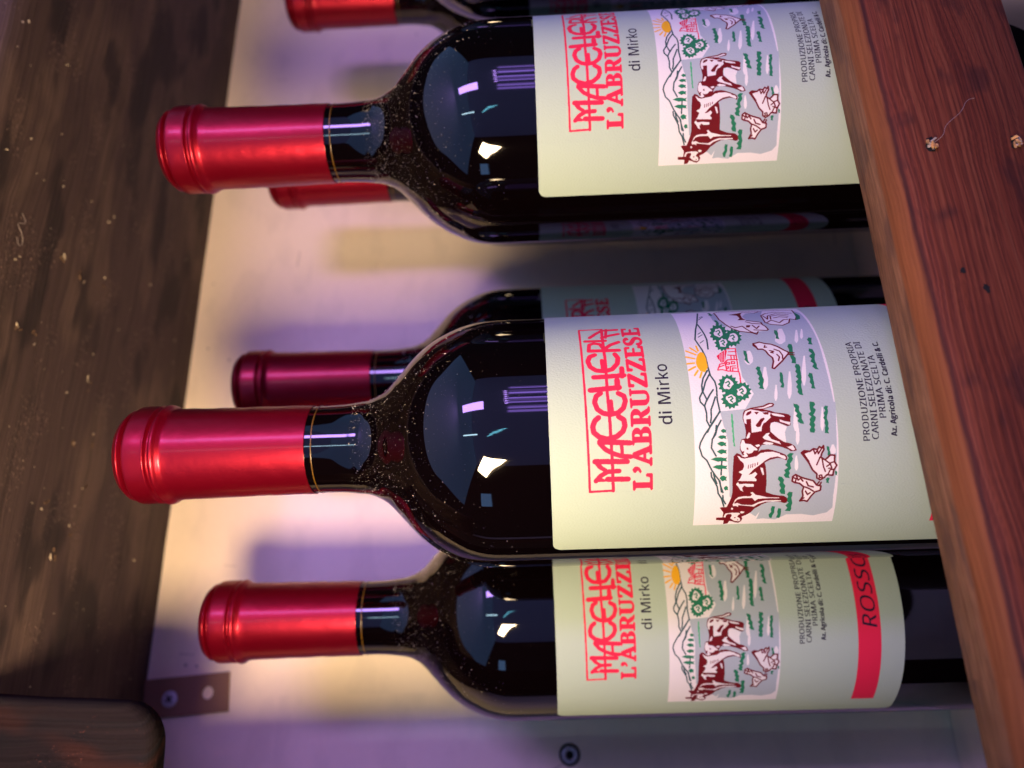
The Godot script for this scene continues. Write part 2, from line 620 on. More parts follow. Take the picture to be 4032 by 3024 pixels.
# ---------------------------------------------------------------- bottles
func build_bottles() -> void:
	var body := [Vector2(14.25, 240)]
	body.clear()
	var knots := [Vector2(11.2, 298.0), Vector2(13.2, 290), Vector2(13.45, 268), Vector2(13.2, 244), Vector2(13.35, 233), Vector2(13.9, 227.5), Vector2(14.6, 223.6), Vector2(17.0, 219.0), Vector2(22.2, 213.8), Vector2(27.7, 208.5), Vector2(31.4, 203.6), Vector2(33.9, 198.8), Vector2(35.7, 194.0), Vector2(36.7, 189.0), Vector2(37.0, 183.0), Vector2(37.0, 174)]
	body = smooth_profile(knots, 0.7)
	body.append_array([Vector2(37.0, 120), Vector2(37.0, 60), Vector2(37.0, 5), Vector2(36.2, 2.2), Vector2(34.5, 0.6), Vector2(32, 0.0), Vector2(28, 0.6), Vector2(14, 14), Vector2(0.0, 18)])
	var glass := lathe(body, 128)
	var cap_knots := [Vector2(0.01, 300.0), Vector2(6.0, 300.0), Vector2(9.6, 299.6), Vector2(12.2, 298.6), Vector2(13.5, 297.1), Vector2(13.9, 296.6), Vector2(13.2, 295.9), Vector2(12.55, 295.4), Vector2(13.6, 294.9), Vector2(14.7, 294.4), Vector2(14.95, 293.4), Vector2(14.95, 288.6), Vector2(15.0, 288.2), Vector2(14.1, 287.4), Vector2(14.15, 286.9), Vector2(15.25, 286.0), Vector2(14.5, 284.4), Vector2(14.05, 283.2), Vector2(13.9, 279.0), Vector2(13.75, 268.0), Vector2(13.55, 252.0), Vector2(13.48, 241.2)]
	var cap_profile := smooth_profile(cap_knots, 0.22)
	cap_profile.append_array([Vector2(13.44, 241.1), Vector2(13.2, 241.1)])
	var cap := lathe(cap_profile, 96, 0.09)
	var cork := lathe([Vector2(13.25, 239.3), Vector2(13.34, 239.25), Vector2(13.34, 238.95), Vector2(13.25, 238.9)], 64)
	var paper := label_mesh()
	var first: Node3D
	var group := "wine bottles standing on the shelf"
	for row in bottle_rows():
		var o: Node3D
		if first == null:
			o = thing("wine_bottle", "", "bottle")
			first = o
			obj("glass_body", glass, M.glass, o)
			obj("capsule", cap, M.capsule, o)
			obj("label", paper, M.label, o)
			obj("cork", cork, M.amber, o)
		else:
			o = first.duplicate()
			o.name = numbered("wine_bottle")
			add_child(o)
		tag(o, row[1], "bottle", group)
		var up := Vector3(deg_to_rad(row[4]), 1.0, deg_to_rad(row[5])).normalized()
		var x := (Vector3.RIGHT - up * up.x).normalized()
		var b := Basis(x, up, x.cross(up))
		o.transform = Transform3D(b * Basis(Vector3.UP, deg_to_rad(row[6])), Vector3(row[2], 0, row[3]) * MM)
		if row[7] > 0:
			var d := dust(body, row[7], 100 + row[0])
			o.add_child(d, true)


func bottle_rows() -> Array:
	return [
		[0, "dark wine bottle in the middle front, with the largest label and dusty shoulder", 69.86, -225.74, 0.06, -0.60, 0.0, 4200],
		[1, "front-row wine bottle right of the middle one, its label running under the rail", 178.98, -220.93, 0.16, -0.36, 0.0, 2400],
		[2, "dark wine bottle standing near the lone wall screw, its red ROSSO band showing", 27.30, -304.67, -0.13, 0.32, -2.5, 260],
		[3, "shaded wine bottle behind the middle front bottle, maroon capsule and narrow strip of label showing", 123.89, -308.49, -0.10, 0.30, -7.5, 300],
		[4, "wine bottle almost hidden behind another, only a sliver of red capsule below its neck showing", 237.60, -318.62, -0.00, -0.00, 4.0, 0],
		[5, "wine bottle cut by the picture edge with only its red capsule and neck showing", 348.90, -317.13, 0.21, 0.22, 3.0, 0],
		[6, "front wine bottle cut off so only the dark edge of its body shows", 285.00, -222.00, 0.00, 0.00, -3.0, 200],
	]


func label_mesh() -> ArrayMesh:
	var s := begin()
	var cols := []
	for k in 6:
		cols.append(2.4 * (1.0 - cos(PI * 0.5 * k / 5.0)))
	for k in range(1, 78):
		cols.append(lerpf(2.4, LABEL_W - 2.4, k / 78.0))
	for k in 6:
		cols.append(LABEL_W - 2.4 * (1.0 - cos(PI * 0.5 * (5 - k) / 5.0)))
	var r := 37.13
	for i in cols.size() - 1:
		var edge := []
		for a in [cols[i], cols[i + 1]]:
			var near: float = minf(a, LABEL_W - a)
			var inset: float = 0.0 if near >= 2.4 else 2.4 - sqrt(maxf(0.0, 2.4 * 2.4 - (2.4 - near) * (2.4 - near)))
			edge.append([a, inset])
		for j in 8:
			var vs := []
			var ns := []
			var us := []
			for c in [[0, j], [1, j], [1, j + 1], [0, j + 1]]:
				var a: float = edge[c[0]][0]
				var inset: float = edge[c[0]][1]
				var h = lerpf(inset, LABEL_H - inset, c[1] / 8.0)
				var ang = (a - LABEL_W * 0.5) / 37.0
				vs.append(Vector3(sin(ang) * r, 170.1 - h, cos(ang) * r))
				ns.append(Vector3(sin(ang), 0, cos(ang)))
				us.append(Vector2(a / LABEL_W, h / LABEL_H))
			quad(s, vs, ns, us)
		# cut edges of the paper
		for side in [0, 1]:
			var vs := []
			var ns := []
			var us := []
			for c in [[0, r], [1, r], [1, 36.98], [0, 36.98]]:
				var a: float = edge[c[0]][0]
				var inset: float = edge[c[0]][1]
				var h: float = inset if side == 0 else LABEL_H - inset
				var ang = (a - LABEL_W * 0.5) / 37.0
				vs.append(Vector3(sin(ang) * c[1], 170.1 - h, cos(ang) * c[1]))
				ns.append(Vector3(0, 1 - 2 * side, 0))
				us.append(Vector2(a / LABEL_W, h / LABEL_H))
			quad(s, vs, ns, us)
	s.generate_tangents()
	return s.commit()


# specks and threads of dust lying on the shoulder
func dust(body: Array, count: int, sd: int) -> MultiMeshInstance3D:
	var rng := RandomNumberGenerator.new()
	rng.seed = sd
	var s := begin()
	for f in [[Vector3(-1, 0, -0.5), Vector3(0.2, 0.1, -0.9), Vector3(1, 0, 0.3)], [Vector3(-1, 0, -0.5), Vector3(1, 0, 0.3), Vector3(-0.1, 0.5, 0.8)], [Vector3(-1, 0, -0.5), Vector3(-0.1, 0.5, 0.8), Vector3(0.2, 0.1, -0.9)], [Vector3(0.2, 0.1, -0.9), Vector3(-0.1, 0.5, 0.8), Vector3(1, 0, 0.3)]]:
		var n: Vector3 = (f[2] - f[0]).cross(f[1] - f[0]).normalized()
		for q in f:
			s.set_normal(n)
			s.add_vertex(q * MM * 0.5)
	var mm := MultiMesh.new()
	mm.transform_format = MultiMesh.TRANSFORM_3D
	mm.mesh = s.commit()
	mm.instance_count = count
	for i in count:
		var y := 0.0
		while true:
			y = rng.randf_range(176, 228)
			var p := clampf((y - 178.0) / 28.0, 0.0, 1.0)
			if rng.randf() < 0.04 + p * p * 0.96:
				break
		var r = 14.0
		for k in body.size() - 1:
			if body[k].y >= y and body[k + 1].y < y:
				r = lerpf(body[k].x, body[k + 1].x, (body[k].y - y) / maxf(body[k].y - body[k + 1].y, 0.001))
				break
		var ang := rng.randf_range(-PI, PI)
		var big := pow(rng.randf(), 4.0)
		var size := 0.085 + 0.26 * big
		var long := size * (1.0 + (6.0 * rng.randf() if rng.randf() < 0.12 else 0.6 * rng.randf()))
		var b := Basis(Vector3(sin(ang), 0.4, cos(ang)).normalized(), rng.randf() * TAU) * Basis(Vector3.UP, rng.randf() * TAU)
		b = b.scaled_local(Vector3(long, size, size))
		mm.set_instance_transform(i, Transform3D(b, Vector3(sin(ang) * (r + 0.02), y, cos(ang) * (r + 0.02)) * MM))
	var o := MultiMeshInstance3D.new()
	o.name = "dust"
	o.multimesh = mm
	o.material_override = M.dust
	o.set_meta("kind", "stuff")
	return o


# ---------------------------------------------------------------- the rail in front
func build_rail() -> void:
	var outline := [Vector2(84.9, -179.6), Vector2(85.3, -179.0), Vector2(85.3, -169.5), Vector2(84.9, -166.6), Vector2(83.7, -164.2), Vector2(82.0, -162.8), Vector2(79.8, -162.2), Vector2(76.0, -162.0), Vector2(46.6, -162.0), Vector2(46.0, -162.6), Vector2(46.0, -179.4), Vector2(46.6, -180.0), Vector2(84.2, -180.0)]
	var turned := []
	for k in outline.size():
		turned.append(outline[k])
	var o := obj("front_rail", sweep_x(turned, -53.5, 620, 1.0 / 300.0, 1.0 / 100.0, 160, 0.12), M.rail)
	tag(o, "red-brown stained wooden rail with splintered nail holes before the bottles", "rail")
	var rng := RandomNumberGenerator.new()
	rng.seed = 8
	for q in [Vector3(122.6, 74.6, 1.0), Vector3(122.0, 54.4, 0.9), Vector3(87.4, 74.8, 0.45), Vector3(82.6, 70.6, 0.55)]:
		var hole := obj("nail_hole", ragged_disc(rng, 1.7 * q.z, 0.25), M.black, o)
		hole.position = Vector3(q.x, q.y, -161.9) * MM
		if q.z > 0.6:
			for k in 12:
				var sp := obj("splinter", ragged_chip(rng, rng.randf_range(0.3, 0.95) * q.z, rng.randf_range(0.15, 0.38)), M.splinter if k % 3 else M.chip, o)
				sp.position = Vector3(q.x + rng.randf_range(-1.5, 1.0) * q.z, q.y + rng.randf_range(-1.1, 1.1) * q.z, -161.5 + rng.randf_range(0, 0.5)) * MM
				sp.rotation = Vector3(rng.randf_range(-0.5, 0.5), rng.randf_range(-0.4, 0.4), rng.randf() * TAU)


func ragged_disc(rng: RandomNumberGenerator, r: float, thick: float) -> ArrayMesh:
	var s := begin()
	var ring := []
	for k in 14:
		var q := Vector2.from_angle(TAU * k / 14.0) * r * rng.randf_range(0.7, 1.25)
		ring.append(Vector3(q.x * 1.2, q.y * 0.8, 0))
	for k in 14:
		for v in [Vector3(0, 0, thick * 0.3), ring[(k + 1) % 14], ring[k]]:
			s.set_normal(Vector3.BACK)
			s.add_vertex(v * MM)
	return s.commit()


func ragged_chip(rng: RandomNumberGenerator, length: float, wide: float) -> ArrayMesh:
	var s := begin()
	var p := []
	for k in 6:
		var e := Vector3(length * (-1.0 + 2.0 * (k / 2) / 2.0), wide * (1.0 if k % 2 else -1.0), 0)
		p.append(e + Vector3(rng.randf_range(-0.3, 0.3) * length, rng.randf_range(-0.35, 0.35) * wide, rng.randf_range(0.0, 0.45)))
	var low := Vector3(0, 0, -0.5)
	for f in [[0, 1, 2], [1, 3, 2], [2, 3, 4], [3, 5, 4]]:
		flat_tri(s, p[f[0]], p[f[1]], p[f[2]])
	for f in [[0, 2], [2, 4], [4, 5], [5, 3], [3, 1], [1, 0]]:
		flat_tri(s, p[f[0]], p[f[1]], low)
	return s.commit()


func flat_tri(s: SurfaceTool, a: Vector3, b: Vector3, c: Vector3) -> void:
	var n := (c - a).cross(b - a).normalized()
	for v in [a, b, c]:
		s.set_normal(n)
		s.set_uv(Vector2(v.x, v.y) * 0.01)
		s.add_vertex(v * MM)


# ---------------------------------------------------------------- block, steel angle
# an outline in (x, y) swept in depth with a small chamfer at the front
func slab(outline: Array, z_front: float, z_back: float, chamfer: float, grow: float) -> ArrayMesh:
	var s := begin()
	var n := outline.size()
	var mid := Vector2.ZERO
	for q in outline:
		mid += q / n
	var rings := []
	var steps := []
	for k in 7:
		var t := PI * 0.5 * k / 6.0
		steps.append([z_front - chamfer * (1.0 - cos(t)), -grow * (1.0 - sin(t))])
	steps.append([z_back, 0.0])
	for d in steps:
		var ring := []
		for i in n:
			var a: Vector2 = outline[(i - 1 + n) % n]
			var b: Vector2 = outline[(i + 1) % n]
			var out := (b - a).orthogonal().normalized()
			if out.dot(outline[i] - mid) < 0.0:
				out = -out
			var q: Vector2 = outline[i] + out * d[1]
			ring.append(Vector3(q.x, q.y, d[0]))
		rings.append(ring)
	for i in n:
		var j := (i + 1) % n
		tri_uv(s, [Vector3(mid.x, mid.y, z_front), rings[0][i], rings[0][j]])
		for k in 7:
			tri_uv(s, [rings[k][i], rings[k + 1][i], rings[k + 1][j]])
			tri_uv(s, [rings[k][i], rings[k + 1][j], rings[k][j]])
		tri_uv(s, [Vector3(mid.x, mid.y, z_back), rings[7][j], rings[7][i]])
	return s.commit()


func tri_uv(s: SurfaceTool, v: Array) -> void:
	var n: Vector3 = (v[2] - v[0]).cross(v[1] - v[0]).normalized()
	for q in v:
		s.set_normal(n)
		s.set_uv(Vector2(q.y / 400.0 + q.z / 800.0, (q.x + q.z) / 200.0))
		s.add_vertex(q * MM)


func build_bracket_and_block() -> void:
	var outline := [Vector2(3.5, 354.6), Vector2(1.5, 330), Vector2(0.6, 312), Vector2(0.1, 304)]
	for k in 9:
		var t := PI * 0.5 * k / 8.0
		outline.append(Vector2(-13.5 + 13.5 * cos(t), 303.0 - 13.0 * sin(t)))
	outline.append_array([Vector2(-30, 289.2), Vector2(-52, 288.6), Vector2(-80, 288.8), Vector2(-80, 354.6)])
	outline.reverse()
	var block := obj("wood_block", slab(outline, -250, -258, 4.5, 3.2), M.block)
	tag(block, "dark weathered wood block with rounded corner hanging under the upper shelf", "block")
	var post := obj("rack_post", slab([Vector2(-84, 0.4), Vector2(-84, 354.4), Vector2(-27, 354.4), Vector2(-27, 0.4)], -258.5, -284, 3.0, 2.0), M.block)
	tag(post, "dark upright wooden post standing left of the bottles between the shelves", "post")
	# steel angle on the wall: two leaves with holes
	var angle := thing("steel_bracket", "small brown steel plate with one screw and one empty hole on the wall", "bracket", Vector3(-0.6, 355, -375))
	angle.rotation.z = 0.07
	obj("wall_leaf", holed_plate(Vector2(-8.0, -38.6), Vector2(8.8, -0.2), Vector2(0.7, -29.0), 2.75, 0.05, 1.65), M.bracket, angle)
	var sc := obj("screw", lathe_z([Vector2(3.6, 0.0), Vector2(3.3, 0.5), Vector2(1.5, 0.72), Vector2(0.0, 0.75)], 36), M.steel, angle)
	sc.position = Vector3(-0.4, -12.1, 1.66) * MM
	var cross := begin()
	add_box(cross, Vector3(-1.9, -0.42, 0.6), Vector3(1.9, 0.42, 0.80), 0)
	add_box(cross, Vector3(-0.42, -1.9, 0.6), Vector3(0.42, 1.9, 0.79), 0)
	var cr := obj("slot", cross.commit(), M.black, sc)
	cr.rotation.z = 0.6
	var grommet := thing("wall_screw", "lone countersunk screw with dark socket in the wall beside the back bottle", "screw", Vector3(-26.3, 164.4, -374.9))
	obj("socket", lathe_z([Vector2(4.6, 0.05), Vector2(4.2, 0.12), Vector2(3.7, 0.1)], 40), M.black, grommet)
	obj("head", lathe_z([Vector2(3.6, 0.1), Vector2(3.3, 0.9), Vector2(2.6, 1.15), Vector2(1.9, 0.8), Vector2(1.6, 0.3)], 40), M.steel, grommet)
	obj("recess", lathe_z([Vector2(1.7, 0.35), Vector2(0.0, 0.3)], 24), M.black, grommet)


func lathe_z(profile: Array, segs: int) -> ArrayMesh:
	var s := begin()
	for i in profile.size() - 1:
		var a: Vector2 = profile[i]
		var b: Vector2 = profile[i + 1]
		var t := (b - a).normalized()
		for k in segs:
			var vs := []
			var ns := []
			for c in [[a, k], [a, k + 1], [b, k + 1], [b, k]]:
				var e := Vector2.from_angle(TAU * c[1] / segs)
				vs.append(Vector3(e.x * c[0].x, e.y * c[0].x, c[0].y))
				ns.append(Vector3(e.x * t.y, e.y * t.y, -t.x).normalized())
			quad(s, vs, ns, [Vector2.ZERO, Vector2.RIGHT, Vector2.ONE, Vector2.DOWN])
	return s.commit()


# a flat plate with a round hole through it
func holed_plate(lo: Vector2, hi: Vector2, at: Vector2, r: float, z0: float, z1: float) -> ArrayMesh:
	var s := begin()
	var angles := []
	for k in 48:
		angles.append(TAU * k / 48.0)
	for c in [lo, hi, Vector2(lo.x, hi.y), Vector2(hi.x, lo.y)]:
		angles.append(fposmod((c - at).angle(), TAU))
	angles.sort()
	var n := angles.size()
	for k in n:
		var rim := []
		var edge := []
		for j in [k, (k + 1) % n]:
			var e := Vector2.from_angle(angles[j])
			var reach := 1e9
			if absf(e.x) > 1e-6: reach = minf(reach, ((hi.x if e.x > 0 else lo.x) - at.x) / e.x)
			if absf(e.y) > 1e-6: reach = minf(reach, ((hi.y if e.y > 0 else lo.y) - at.y) / e.y)
			rim.append(at + e * r)
			edge.append(at + e * reach)
		var p := func(q: Vector2, z: float) -> Vector3: return Vector3(q.x, q.y, z)
		quad(s, [p.call(rim[0], z1), p.call(rim[1], z1), p.call(edge[1], z1), p.call(edge[0], z1)], [Vector3.BACK, Vector3.BACK, Vector3.BACK, Vector3.BACK], [Vector2.ZERO, Vector2.RIGHT, Vector2.ONE, Vector2.DOWN])
		var inward := Vector3(at.x - rim[0].x, at.y - rim[0].y, 0).normalized()
		quad(s, [p.call(rim[0], z1), p.call(rim[1], z1), p.call(rim[1], z0), p.call(rim[0], z0)], [inward, inward, inward, inward], [Vector2.ZERO, Vector2.RIGHT, Vector2.ONE, Vector2.DOWN])
		var side: Vector2 = (edge[1] - edge[0]).orthogonal().normalized()
		if side.dot(edge[0] - at) < 0.0:
			side = -side
		var ns := Vector3(side.x, side.y, 0)
		quad(s, [p.call(edge[0], z1), p.call(edge[1], z1), p.call(edge[1], z0), p.call(edge[0], z0)], [ns, ns, ns, ns], [Vector2.ZERO, Vector2.RIGHT, Vector2.ONE, Vector2.DOWN])
	return s.commit()


# ---------------------------------------------------------------- small things
func build_small_things() -> void:
	var rng := RandomNumberGenerator.new()
	rng.seed = 15
	# curled threads
	fibre("thread", "fine pale thread curling from the nail hole over the rail", [Vector3(121.8, 75.4, -161.2), Vector3(124, 72, -160.8), Vector3(127.5, 70, -161), Vector3(131, 66, -160.9), Vector3(134.5, 63.5, -161.1), Vector3(135.2, 61.5, -161)], 0.045)
	fibre("thread", "curled pale thread clinging under the dark upper shelf", [Vector3(163, 354.9, -232), Vector3(160, 354.2, -233.5), Vector3(158, 354.7, -231), Vector3(155, 354.1, -233), Vector3(152.5, 354.6, -235), Vector3(150.5, 354.2, -233), Vector3(153, 354.7, -231.8)], 0.08)
	# grit on the board and the block
	var s := MultiMesh.new()
	s.transform_format = MultiMesh.TRANSFORM_3D
	s.mesh = ragged_chip(rng, 0.26, 0.16)
	s.instance_count = 110
	for i in 110:
		var at := Vector3(rng.randf_range(-10, 240), 355.0, -210.0 - 150.0 * pow(rng.randf(), 1.6))
		var k := 0.4 + 1.3 * pow(rng.randf(), 3.0)
		s.set_instance_transform(i, Transform3D(Basis(Vector3(rng.randf(), rng.randf(), 1).normalized(), rng.randf() * TAU).scaled(Vector3.ONE * k), at * MM))
	var grit := MultiMeshInstance3D.new()
	grit.name = "grit"
	grit.multimesh = s
	grit.material_override = M.chip
	add_child(grit)
	tag(grit, "pale specks of grit stuck under the dark upper shelf", "grit", "", "stuff")


func fibre(called: String, label: String, pts: Array, r: float) -> void:
	var c := Curve3D.new()
	for i in pts.size():
		var a: Vector3 = pts[maxi(i - 1, 0)]
		var b: Vector3 = pts[mini(i + 1, pts.size() - 1)]
		c.add_point(pts[i], (a - b) * 0.2, (b - a) * 0.2)
	c.bake_interval = 0.4
	var path := c.get_baked_points()
	var s := begin()
	for i in path.size() - 1:
		var d := (path[i + 1] - path[i]).normalized()
		var u := d.cross(Vector3.UP if absf(d.y) < 0.9 else Vector3.RIGHT).normalized()
		var w := d.cross(u)
		for k in 5:
			var e0 := (u * cos(TAU * k / 5.0) + w * sin(TAU * k / 5.0))
			var e1 := (u * cos(TAU * (k + 1) / 5.0) + w * sin(TAU * (k + 1) / 5.0))
			quad(s, [path[i] + e0 * r, path[i] + e1 * r, path[i + 1] + e1 * r, path[i + 1] + e0 * r], [e0, e1, e1, e0], [Vector2.ZERO, Vector2.RIGHT, Vector2.ONE, Vector2.DOWN])
	var o := obj(called, s.commit(), M.fibre)
	tag(o, label, "thread")


# ---------------------------------------------------------------- drawing of the label, in tenths of a millimetre
func draw_picture() -> void:
	pl("h", [400, 436, 359, 445, 320, 451, 272, 449, 228, 452, 178, 455, 155, 475, 113, 526, 129, 535, 104, 529, 106, 544, 101, 577, 117, 604, 117, 641, 111, 674, 120, 707, 135, 719, 171, 717, 219, 719, 306, 721, 349, 722, 414, 727])
	pl("h", [775, 469, 720, 469, 686, 479, 679, 502, 638, 530, 587, 502, 492, 503, 443, 526, 404, 500, 399, 436, 358, 443, 343, 496, 335, 719, 402, 723, 470, 720, 529, 719, 600, 721, 670, 720, 754, 718, 786, 705, 802, 626, 808, 567, 805, 499])
	pl("w", [484, 568, 464, 565, 453, 558, 453, 553, 465, 550, 485, 553, 505, 559, 518, 563, 518, 569, 505, 568])
	pl("w", [549, 541, 535, 538, 527, 529, 527, 523, 536, 517, 550, 519, 564, 526, 573, 531, 573, 538, 563, 540])
	pl("w", [463, 625, 439, 621, 426, 615, 426, 612, 440, 610, 463, 614, 487, 620, 502, 624, 502, 628, 487, 627])
	pl("w", [443, 586, 430, 584, 422, 580, 422, 578, 430, 576, 443, 578, 457, 582, 465, 584, 465, 587, 457, 586])
	pl("w", [502, 668, 476, 663, 460, 657, 460, 654, 476, 652, 503, 657, 531, 665, 549, 671, 549, 675, 531, 672])
	pl("w", [623, 642, 603, 637, 593, 625, 593, 618, 605, 610, 624, 615, 645, 625, 659, 633, 659, 642, 644, 642])
	pl("w", [621, 675, 604, 671, 595, 665, 595, 663, 605, 661, 621, 666, 639, 672, 650, 676, 650, 680, 638, 678])
	pl("w", [631, 690, 618, 687, 610, 682, 611, 680, 618, 679, 631, 683, 645, 688, 653, 691, 653, 694, 644, 693])
	pl("w", [377, 628, 356, 627, 343, 622, 343, 619, 356, 616, 377, 618, 399, 622, 413, 625, 412, 629, 399, 629])
	pl("w", [335, 630, 319, 629, 309, 625, 309, 623, 319, 620, 335, 621, 352, 624, 362, 626, 361, 629, 351, 629])
	pl("w", [371, 694, 352, 692, 341, 688, 341, 686, 353, 683, 372, 685, 391, 689, 402, 691, 402, 694, 390, 694])
	pl("w", [262, 625, 250, 625, 243, 622, 243, 619, 251, 616, 262, 616, 274, 617, 281, 619, 281, 622, 274, 623])
	pl("w", [293, 719, 286, 719, 281, 713, 281, 709, 286, 704, 294, 704, 301, 707, 306, 709, 306, 714, 301, 716])
	pl("w", [235, 704, 227, 704, 222, 698, 222, 693, 228, 686, 236, 686, 243, 689, 248, 691, 248, 698, 243, 700])
	pl("w", [365, 559, 368, 570, 360, 590, 355, 600, 341, 594, 315, 596, 326, 577, 344, 559])
	pl("g", [521, 547, 514, 541, 506, 545, 499, 542, 491, 547, 484, 543, 477, 546, 470, 540, 463, 545, 457, 541, 454, 554, 461, 552, 468, 553, 475, 556, 482, 557, 489, 555, 496, 555, 503, 554, 511, 552, 518, 554])
	pl("g", [501, 601, 493, 599, 484, 599, 475, 596, 466, 600, 458, 595, 456, 603, 464, 606, 473, 605, 481, 606, 490, 607, 499, 606])
	pl("g", [524, 646, 516, 642, 508, 644, 501, 640, 493, 644, 486, 639, 479, 644, 472, 636, 464, 640, 457, 635, 450, 639, 443, 636, 436, 641, 434, 650, 441, 648, 448, 649, 455, 648, 462, 648, 469, 651, 476, 651, 483, 653, 491, 653, 498, 654, 506, 654, 514, 656, 522, 653])
	pl("g", [573, 691, 564, 688, 555, 694, 547, 685, 538, 690, 530, 685, 522, 692, 514, 686, 506, 692, 504, 701, 512, 697, 520, 699, 528, 697, 536, 697, 544, 699, 552, 702, 561, 701, 570, 699])
	pl("g", [496, 675, 487, 670, 478, 674, 469, 671, 461, 675, 452, 672, 450, 683, 459, 681, 467, 682, 476, 681, 484, 682, 493, 682])
	pl("g", [615, 701, 606, 694, 597, 697, 589, 693, 586, 704, 594, 703, 603, 705, 612, 708])
	pl("g", [593, 643, 583, 637, 573, 639, 564, 637, 554, 637, 545, 637, 536, 639, 527, 636, 525, 647, 533, 648, 542, 650, 551, 646, 561, 647, 570, 648, 580, 650, 590, 650])
	pl("g", [575, 521, 564, 519, 553, 521, 543, 518, 533, 524, 530, 530, 540, 526, 551, 527, 561, 528, 572, 527])
	pl("g", [654, 620, 640, 616, 627, 618, 616, 614, 612, 623, 624, 623, 637, 626, 650, 626])
	pl("g", [726, 474, 716, 472, 705, 475, 697, 470, 692, 479, 700, 481, 710, 481, 720, 480])
	pl("g", [801, 473, 794, 468, 781, 471, 771, 466, 762, 474, 771, 477, 782, 476, 794, 477])
	pl("g", [413, 622, 407, 622, 400, 625, 394, 623, 387, 629, 381, 624, 374, 631, 368, 627, 362, 634, 360, 643, 366, 642, 372, 639, 379, 639, 385, 640, 392, 635, 398, 634, 405, 636, 411, 631])
	pl("g", [417, 663, 411, 662, 404, 661, 398, 661, 391, 663, 385, 656, 378, 663, 372, 658, 365, 659, 359, 656, 352, 660, 346, 656, 339, 657, 337, 667, 344, 670, 350, 668, 357, 671, 363, 668, 369, 672, 376, 674, 382, 668, 389, 673, 395, 676, 402, 670, 408, 676, 415, 674])
	pl("g", [405, 700, 399, 696, 392, 699, 386, 694, 380, 696, 374, 692, 367, 696, 361, 694, 355, 696, 348, 694, 342, 694, 336, 693, 334, 704, 340, 701, 346, 704, 353, 702, 359, 704, 365, 703, 371, 701, 378, 702, 384, 704, 390, 706, 397, 705, 403, 707])
	pl("g", [289, 605, 283, 597, 276, 601, 270, 597, 264, 597, 258, 592, 251, 599, 245, 590, 238, 594, 232, 589, 225, 594, 223, 605, 230, 602, 236, 605, 243, 602, 249, 608, 255, 606, 262, 605, 268, 610, 274, 612, 281, 609, 287, 614])
	pl("g", [229, 577, 221, 575, 213, 581, 206, 579, 197, 584, 189, 580, 181, 585, 179, 595, 187, 595, 195, 593, 203, 595, 211, 589, 219, 591, 227, 585])
	pl("g", [186, 605, 179, 600, 171, 604, 163, 598, 154, 606, 146, 599, 138, 605, 129, 599, 127, 613, 135, 615, 144, 614, 152, 616, 160, 614, 168, 612, 176, 614, 184, 614])
	pl("g", [145, 565, 136, 563, 127, 565, 118, 559, 108, 562, 106, 568, 115, 569, 125, 573, 134, 572, 143, 573])
	pl("g", [138, 582, 128, 580, 118, 582, 108, 579, 105, 588, 115, 590, 126, 590, 136, 589])
	pl("g", [303, 696, 296, 696, 289, 699, 282, 698, 275, 700, 273, 704, 280, 705, 287, 705, 294, 703, 301, 702])
	pl("g", [222, 699, 217, 695, 212, 697, 208, 696, 206, 704, 210, 702, 215, 703, 219, 705])
	pl("g", [239, 718, 235, 717, 231, 718, 228, 718, 226, 724, 229, 722, 233, 723, 237, 722])
	pl("l", [393, 464, 386, 463, 380, 463, 374, 462, 367, 463, 361, 462, 355, 464, 349, 462, 342, 464, 336, 463, 330, 464, 323, 463, 317, 465, 311, 464, 309, 469, 315, 468, 322, 467, 328, 468, 334, 467, 340, 467, 347, 467, 353, 467, 359, 467, 365, 467, 372, 468, 378, 466, 384, 467, 391, 467])
	st("k", 0.42, [801, 442, 707, 422, 672, 412, 624, 402, 602, 408, 582, 414, 558, 419, 524, 420, 498, 423, 480, 432, 463, 434, 431, 432, 399, 436, 380, 421, 363, 409, 348, 401])
	st("k", 0.42, [701, 422, 671, 427, 645, 431, 622, 433, 585, 430])
	st("k", 0.42, [514, 417, 491, 403, 470, 397, 453, 397, 437, 388, 426, 389, 414, 399, 396, 402, 377, 401, 363, 407])
	st("k", 0.42, [503, 421, 481, 408, 453, 398, 432, 406, 416, 399])
	st("k", 0.42, [458, 425, 445, 415, 427, 404])
	st("k", 0.42, [438, 428, 418, 420, 405, 414, 385, 413, 372, 410])
	st("k", 0.25, [648, 414, 656, 423])
	st("k", 0.25, [634, 412, 645, 425])
	st("k", 0.25, [609, 413, 619, 424])
	st("k", 0.25, [731, 431, 755, 447])
	st("k", 0.25, [749, 436, 760, 446])
	st("k", 0.42, [399, 435, 378, 421, 362, 409, 341, 393, 322, 382, 310, 379, 288, 385, 276, 397, 265, 402, 252, 408, 236, 418, 224, 427, 206, 432, 189, 438])
	st("k", 0.42, [377, 437, 359, 426, 342, 421, 330, 412, 308, 409, 287, 420])
	st("k", 0.42, [245, 407, 234, 408, 220, 416, 206, 423, 187, 426, 172, 435, 149, 442])
	st("k", 0.42, [364, 424, 349, 422, 332, 414])
	st("k", 0.42, [222, 429, 191, 434])
	st("k", 0.42, [181, 438, 169, 439, 156, 446])
	st("k", 0.42, [243, 413, 229, 416, 215, 422])
	st("k", 0.42, [273, 434, 238, 432])
	pl("g", [350, 434, 354, 438, 355, 443, 352, 446, 353, 448, 348, 447, 345, 448, 346, 444, 344, 440, 347, 437])
	pl("g", [335, 426, 339, 433, 339, 440, 337, 445, 338, 448, 333, 446, 329, 448, 331, 441, 329, 436, 331, 431])
	pl("g", [318, 423, 323, 431, 323, 438, 320, 443, 321, 447, 316, 445, 311, 447, 313, 440, 311, 434, 314, 429])
